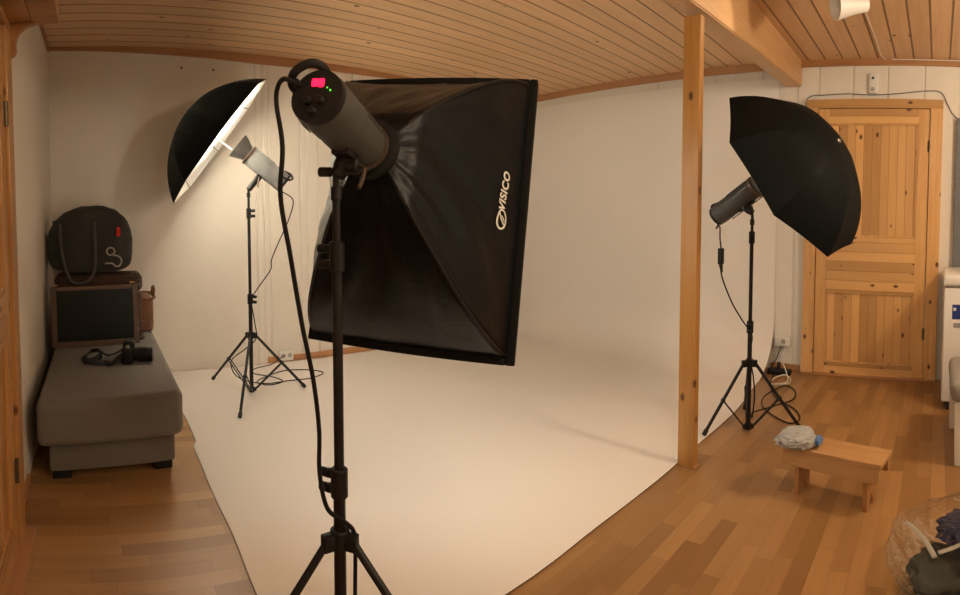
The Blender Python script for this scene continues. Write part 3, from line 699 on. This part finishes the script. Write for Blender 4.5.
# framed dark panel, leaning a little
th = R(5); mf = Matrix.Rotation(-.17, 3, 'Z').inverted() @ Matrix.Rotation(-th, 3, 'X')
mf = Matrix.Rotation(.16, 3, 'Z') @ Matrix.Rotation(-th, 3, 'X')
fr = thing('framed_board', 'brown wooden frame with dark panel standing on the chaise', 'framed board', (-.028, 3.388, ZT), mf)
w, h, t = .282, .385, .036
for nm, lo, hi in (('stile', (-w, 0, 0), (-w+t, .028, h)), ('stile', (w-t, 0, 0), (w, .028, h)), ('rail', (-w+t, .001, 0), (w-t, .027, t)), ('rail', (-w+t, .001, h-t*.8), (w-t, .027, h))):
    b = B(); box(b, lo, hi, .004); obj(nm, b, M['framewood'], fr, smooth=False)
b = B(); box(b, (-w+t-.004, .010, t-.004), (w-t+.004, .02, h-t*.8+.004), 0); obj('dark_panel', b, M['glass'], fr, smooth=False)
for x in (-w+.03, w-.03):
    b = B(); cyl(b, (x-.016, .014, h+.008), (x+.016, .014, h+.010), .009, .004, seg=10); obj('peg', b, M['stool'], fr)
def basket(label, lo, hi, mat, lid, handle):
    c = ((lo[0]+hi[0])/2, (lo[1]+hi[1])/2, lo[2]); t = thing('wicker_basket', label, 'basket', c, group='wicker baskets on the chaise')
    L = [lo[i]-c[i] for i in range(3)]; Hh = [hi[i]-c[i] for i in range(3)]; zt = Hh[2]*(.72 if lid else 1)
    b = B(); box(b, (L[0]+.012, L[1]+.01, 0), (Hh[0]-.012, Hh[1]-.01, zt), .03, 4)
    obj('basket_body', b, mat, t)
    if lid:
        b = B(); box(b, (L[0], L[1], zt), (Hh[0], Hh[1], Hh[2]), .04, 4); obj('lid', b, mat, t)
    b = B(); n = 40
    for z in ((zt-.006,) if not lid else (.012,)):
        tube(b, [(Hh[0]*math.copysign(abs(math.cos(a))**.35, math.cos(a)), Hh[1]*math.copysign(abs(math.sin(a))**.35, math.sin(a)), z) for a in [2*math.pi*i/n for i in range(n+1)]], .012, 8, 1)
    obj('braided_rim', b, mat, t)
    if handle:
        for s in (-1, 1):
            b = B(); tube(b, [(s*(Hh[0]-.005), -.06, zt-.01), (s*(Hh[0]+.004), -.05, zt+.05), (s*(Hh[0]+.004), .05, zt+.05), (s*(Hh[0]-.005), .06, zt-.01)], .010, 8, 6); obj('handle', b, mat, t)
basket('dark wicker basket with lid under the grey bag', (-.30, 3.505, ZT), (.285, 3.725, .868), M['wick_dark'], True, False)
basket('reddish wicker basket behind the framed board, by the back wall', (-.10, 3.745, ZT), (.392, 4.10, .665), M['wick_red'], False, True)
# grey holdall
bg = thing('holdall_bag', 'dark grey canvas holdall on top of the wicker basket', 'bag', (-.06, 3.66, .868))
b = B(); t_ = B(); bmesh.ops.create_cube(t_, size=2); bmesh.ops.subdivide_edges(t_, edges=t_.edges[:], cuts=14, use_grid_fill=True)
for v in t_.verts:
    n = v.co.copy(); q = Vector((abs(n.x)**4., abs(n.y)**4, abs(n.z)**4)); k = (q.x+q.y+q.z)**(1/4.)
    n = n/k
    dent = .13*noise.noise(n*1.9+Vector((3, 1, 0))) + .08*noise.noise(n*4.2) + .04*abs(noise.noise(n*8))
    z = (n.z*.5+.5)*.448*(1-.20*abs(n.x)**2.5 - .10*max(0, -n.x-.2))
    v.co = Vector((n.x*.285*(1+dent*.35), n.y*.165*(1+dent), max(0, z*(1+dent*.28))))
merge(b, t_); obj('bag_body', b, M['bag'], bg, ang=70)
def strap(pts, r=.014): 
    b = B(); tube(b, pts, r, 8, 7, flat=(.22, 1)); return b
def fy(x, z): return -.172 - .012*math.cos(x*5)
b = B(); tube(b, [(-.19, -.150, .34), (-.185, -.192, .22), (-.165, -.205, .08), (-.125, -.205, -.03), (-.06, -.208, -.052), (.005, -.205, -.02), (.035, -.202, .06), (.04, -.192, .20), (.035, -.150, .36)], .0125, 8, 7, flat=(.8, .35)); obj('handle', b, M['bagstrap'], bg)
b = B(); tube(b, [(-.18, .0, .37), (-.14, -.03, .40), (-.06, -.05, .405), (.02, -.03, .41), (.06, .0, .405)], .012, 8, 7, flat=(1, .35)); obj('handle', b, M['bagstrap'], bg)
b = B(); tube(b, [(-.25, 0, .345), (-.12, -.01, .40), (0, -.01, .425), (.12, -.01, .405), (.25, 0, .33)], .006, 8, 6); obj('zip', b, M['black'], bg)
b = B(); box(b, (.170, -.186, .245), (.194, -.168, .305), .003, mat=Matrix.Rotation(.06, 4, 'Z')); obj('red_tag', b, M['redtag'], bg)
b = B()
tube(b, [(.138+.026*math.cos(a), -.192+.004*math.cos(a), .150+.024*math.sin(a)) for a in [2*math.pi*i/20 for i in range(21)]], .0055, 6, 1)
tube(b, [(.158, -.190, .124), (.186, -.186, .118), (.206, -.180, .098), (.206, -.180, .072), (.188, -.186, .052), (.165, -.190, .055), (.145, -.192, .072), (.10, -.194, .072)], .0055, 6, 4)
obj('emblem', b, M['emblem'], bg)
# camera with its strap
cm = thing('photo_camera', 'black SLR camera with lens pointing right, lying on the chaise', 'camera', (.155, 2.985, ZT), Matrix.Rotation(R(-12), 3, 'Z'))
b = B(); box(b, (-.035, -.065, .0), (.03, .065, .092), .012, 3); obj('camera_body', b, M['black'], cm)
b = B(); box(b, (-.03, -.03, .085), (.035, .03, .122), .012, 3); obj('viewfinder_hump', b, M['black'], cm)
b = B(); cyl(b, (.028, 0, .045), (.05, 0, .045), .036, .037, 28); cyl(b, (.05, 0, .045), (.105, 0, .045), .040, .041, 28, bev=.002); cyl(b, (.105, 0, .045), (.135, 0, .045), .039, .038, 28, bev=.002); obj('lens', b, M['black'], cm)
for y, h_ in ((-.045, .104), (.045, .102)):
    b = B(); cyl(b, (.0, y, .088), (.0, y, h_), .013, seg=16); obj('dial', b, M['silver'], cm)
b = B(); tube(b, [(-.01, -.066, .075), (-.04, -.085, .05), (-.08, -.10, .014), (-.12, -.075, .012), (-.18, -.10, .02), (-.225, -.09, .025), (-.25, -.04, .035), (-.225, .02, .045), (-.18, .03, .05), (-.165, .0, .03), (-.20, -.03, .012), (-.245, -.07, .012)], .019, 8, 7, flat=(1, .3)); obj('strap', b, M['black'], cm)
b = B(); tube(b, [(-.01, .066, .075), (-.045, .075, .055), (-.09, .05, .035), (-.13, .02, .03), (-.19, .05, .055), (-.23, .03, .05)], .015, 8, 7, flat=(1, .3)); obj('strap', b, M['black'], cm)

# ------------------------------------------------------------------ footstool with cloth
mS = Matrix.Rotation(R(-12.5), 3, 'Z')
st = thing('step_stool', 'low pine footstool on the parquet', 'stool', (2.278, .418, 0), mS)
hx, hy, zt = .080, .236, .222
b = B(); box(b, (-hx, -hy, zt-.022), (hx, hy, zt), .004); obj('seat', b, M['stool'], st, smooth=False)
for s in (-1, 1):
    b = B(); xs = sorted((s*(hx-.022), s*(hx-.004))); box(b, (xs[0], -hy+.012, zt-.088), (xs[1], hy-.012, zt-.0225), .003); obj('apron', b, M['stool'], st, smooth=False)
    y = s*(hy-.075)
    pts = [(-.057, 0), (-.022, 0), (-.018, .03), (-.006, .055), (.006, .055), (.018, .03), (.022, 0), (.057, 0), (.057, zt-.0225), (-.057, zt-.0225)]
    b = B(); prism(b, pts, 1, y-.010, y+.010); obj('leg', b, M['stoolz'], st, smooth=False)
cl = thing('cleaning_cloth', 'crumpled pale grey cloth on the left end of the footstool', 'cloth', (2.262, .588, zt))
b = B(); t_ = B(); bmesh.ops.create_icosphere(t_, subdivisions=5, radius=1)
for v in t_.verts:
    n = v.co.normalized(); rg = abs(noise.noise(n*2.3+Vector((1, 4, 2)))); k = 1 + .30*noise.noise(n*1.3+Vector((5, 0, 1))) - .16*max(0, .16-rg)/.16 + .03*noise.noise(n*5)
    v.co = Vector((n.x*.088*k, n.y*.098*k, max(.0, .026+n.z*.044*k)))
merge(b, t_, Matrix.Rotation(.4, 4, 'Z')); obj('grey_fold', b, M['cloth'], cl, ang=60)
b = B(); blob(b, (.0, -.095, .030), (.036, .016, .020), .3, 2., 3, 4.); obj('blue_fold', b, M['cloth_blue'], cl, ang=60)

# ------------------------------------------------------------------ right edge: freezer, grey casing, chair
b = B(); box(b, (XR-.05, -.235, 0), (XR-.0, -.115, 2.02), .004); tag(obj('trim_6', b, M['greywood'], smooth=False), 'grey upright casing at the right edge', 'trim', kind='structure')
fz = thing('chest_freezer', 'white chest freezer with blue sticker at the right edge', 'freezer', (3.75, -.5, 0))
b = B(); box(b, (-.31, -.42, .06), (.31, .45, .80), .012); obj('cabinet', b, M['enamel'], fz)
b = B(); box(b, (-.32, -.43, .812), (.32, .46, .885), .018, 3); obj('lid', b, M['enamel'], fz)
b = B(); box(b, (-.300, -.41, .79), (.300, .44, .82), 0); obj('gasket', b, M['sticker'], fz)
b = B(); box(b, (-.29, -.40, .02), (.29, .43, .065), 0); obj('plinth', b, M['grout'], fz)
for x, y in ((-.26, .40), (-.26, -.37), (.26, .40), (.26, -.37)):
    b = B(); cyl(b, (x, y, 0), (x, y, .03), .02, seg=12); obj('foot', b, M['black'], fz)
b = B(); box(b, (-.3125, .28, .60), (-.3095, .395, .695), .001, 1); stk = obj('blue_sticker', b, M['blue'], fz, smooth=False)
b = B(); box(b, (-.3127, .37, .655), (-.3118, .388, .675), 0); obj('white_print', b, M['white'], stk, smooth=False)
b = B(); box(b, (-.3125, .33, .545), (-.3095, .385, .575), .001, 1); obj('grey_sticker', b, M['sticker'], fz, smooth=False)
ch = thing('upholstered_chair', 'chair with greige seat and white legs at the right edge', 'chair', (2.90, -.36, 0))
b = soft_box((-.28, -.27, .325), (.28, .275, .43), .04, .004, 5., 3); obj('seat', b, M['chairfab'], ch, ang=60)
b = B(); box(b, (-.255, -.245, .285), (.255, .25, .335), .008); obj('seat_frame', b, M['whitewood'], ch)
for x, y in ((-.235, .23), (.255, .245), (-.235, -.225), (.235, -.225)):
    b = B(); pts = []
    r_t, r_b = .024, .015
    va = [b.verts.new((x+sx*r_b, y+sy*r_b, 0)) for sx, sy in ((-1, -1), (1, -1), (1, 1), (-1, 1))]; vb = [b.verts.new((x+sx*r_t, y+sy*r_t, .32)) for sx, sy in ((-1, -1), (1, -1), (1, 1), (-1, 1))]
    for i in range(4): b.faces.new((va[i], va[(i+1) % 4], vb[(i+1) % 4], vb[i]))
    b.faces.new(va[::-1]); b.faces.new(vb); bmesh.ops.bevel(b, geom=b.edges[:], offset=.004, segments=2, affect='EDGES'); obj('leg', b, M['whitewood'], ch)
b = soft_box((-.27, -.29, .44), (.27, -.215, .86), .03, .004, 8., 3); obj('backrest', b, M['chairfab'], ch, ang=60)

# ------------------------------------------------------------------ plastic bag with clothes
pc = (1.81, -.155, 0)
pb = thing('plastic_bag', 'clear crumpled plastic bag on the floor, lower right corner', 'plastic bag', pc)
b = B(); t_ = B(); bmesh.ops.create_icosphere(t_, subdivisions=5, radius=1)
def bagshape(n, grow=1.):
    k = 1 + .10*noise.noise(n*2.+Vector((2, 2, 9))) + .09*noise.noise(n*4.) + .05*abs(noise.noise(n*9.))
    z = .105 + n.z*.115*k
    return Vector((n.x*.30*k*grow, n.y*.30*k*grow, max(.003, z)))
for v in t_.verts: v.co = bagshape(v.co.normalized())
merge(b, t_); obj('film', b, M['plastic'], pb, ang=70)
def on_film(x, y):
    """height of the film above (x, y), bag-local."""
    best = min((Vector((math.cos(a)*math.cos(e), math.sin(a)*math.cos(e), math.sin(e))) for a in [math.pi*k/24 for k in range(48)] for e in [math.pi/2*k/16 for k in range(17)]), key=lambda n: (Vector(bagshape(n)[:2])-Vector((x, y))).length)
    return bagshape(best).z + .012
for pts in (((-.01, .235), (-.06, .20), (-.12, .165), (-.185, .135)), ((-.175, .125), (-.16, .08), (-.14, .02), (-.12, -.05))):
    b = B(); tube(b, [(x, y, on_film(x, y)) for x, y in pts], .0095, 8, 5, flat=(1, .3)); obj('seam_band', b, M['band_film'], pb)
for nm, lb, c, s, m, sd in (('folded_garment', 'dark garment inside the clear plastic bag', (.02, -.12, .066), (.17, .095, .055), 'cl_dark', 1.), ('folded_garment', 'grey-green garment inside the clear plastic bag', (-.06, .105, .056), (.145, .11, .045), 'cl_grey', 2.), ('folded_garment', 'navy garment on top inside the clear plastic bag', (.03, -.01, .159), (.14, .13, .02), 'cl_navy', 3.)):
    b = B(); blob(b, (0, 0, s[2]), s, .28, 2.2, 4, sd, flat=.0); o = obj(nm, b, M[m], ang=60); o.location = (pc[0]+c[0], pc[1]+c[1], max(.008, c[2]-s[2])); tag(o, lb, 'garment', 'clothes in the plastic bag')

# ------------------------------------------------------------------ lights
def light(name, typ, loc, energy, colr, **kw):
    d = bpy.data.lights.new(name, typ); d.energy = energy; d.color = colr
    aim_ = kw.pop('aim', None)
    for k, v in kw.items(): setattr(d, k, v)
    o = bpy.data.objects.new(name, d); col.objects.link(o); o.location = loc
    if aim_ is not None: o.rotation_euler = Vector(aim_).to_track_quat('-Z', 'Y').to_euler()
    return o
WARM = (1., .82, .60)
light('strobe_lamp', 'SPOT', pL - dS*.105, 255, (1., .89, .72), aim=-dS, spot_size=R(146), spot_blend=.12, shadow_soft_size=.02)
light('umbrella_lamp', 'SPOT', pR + fR*.105, 5, (1., .84, .64), aim=fR, spot_size=R(130), spot_blend=.35, shadow_soft_size=.02)
light('spotlight_lamp', 'SPOT', lp + hd + aim*.105, 10, WARM, aim=aim, spot_size=R(50), spot_blend=.5, shadow_soft_size=.035)
light('room_lamp', 'POINT', (.72, .02, 2.20), 21, WARM, shadow_soft_size=.06)
light('room_lamp', 'POINT', (2.3, -1.1, 2.15), 82, WARM, shadow_soft_size=.12)
w = bpy.data.worlds.new('room_air'); sc.world = w; w.use_nodes = True
w.node_tree.nodes['Background'].inputs[0].default_value = (.9, .7, .5, 1); w.node_tree.nodes['Background'].inputs[1].default_value = .02

# ------------------------------------------------------------------ camera: a phone panorama (cylindrical sweep), drawn 960 x 595
cam = bpy.data.cameras.new('camera'); cam.type = 'PANO'; cam.panorama_type = 'CENTRAL_CYLINDRICAL'
F, V0 = 535., -60.754
cam.central_cylindrical_radius = 1.
cam.central_cylindrical_range_u_min = -480/F; cam.central_cylindrical_range_u_max = 480/F
cam.central_cylindrical_range_v_min = (V0-297.5)/F; cam.central_cylindrical_range_v_max = (V0+297.5)/F
cam.clip_start = .05
co = bpy.data.objects.new('camera', cam); col.objects.link(co)
co.location = (0, 0, 1.22); co.rotation_euler = (math.pi/2 - .04, 0, -.714)
sc.camera = co
sc.view_settings.view_transform = 'Standard'; sc.view_settings.look = 'None'; sc.view_settings.gamma = 1; sc.view_settings.use_curve_mapping = False
sc.view_settings.exposure = 0.
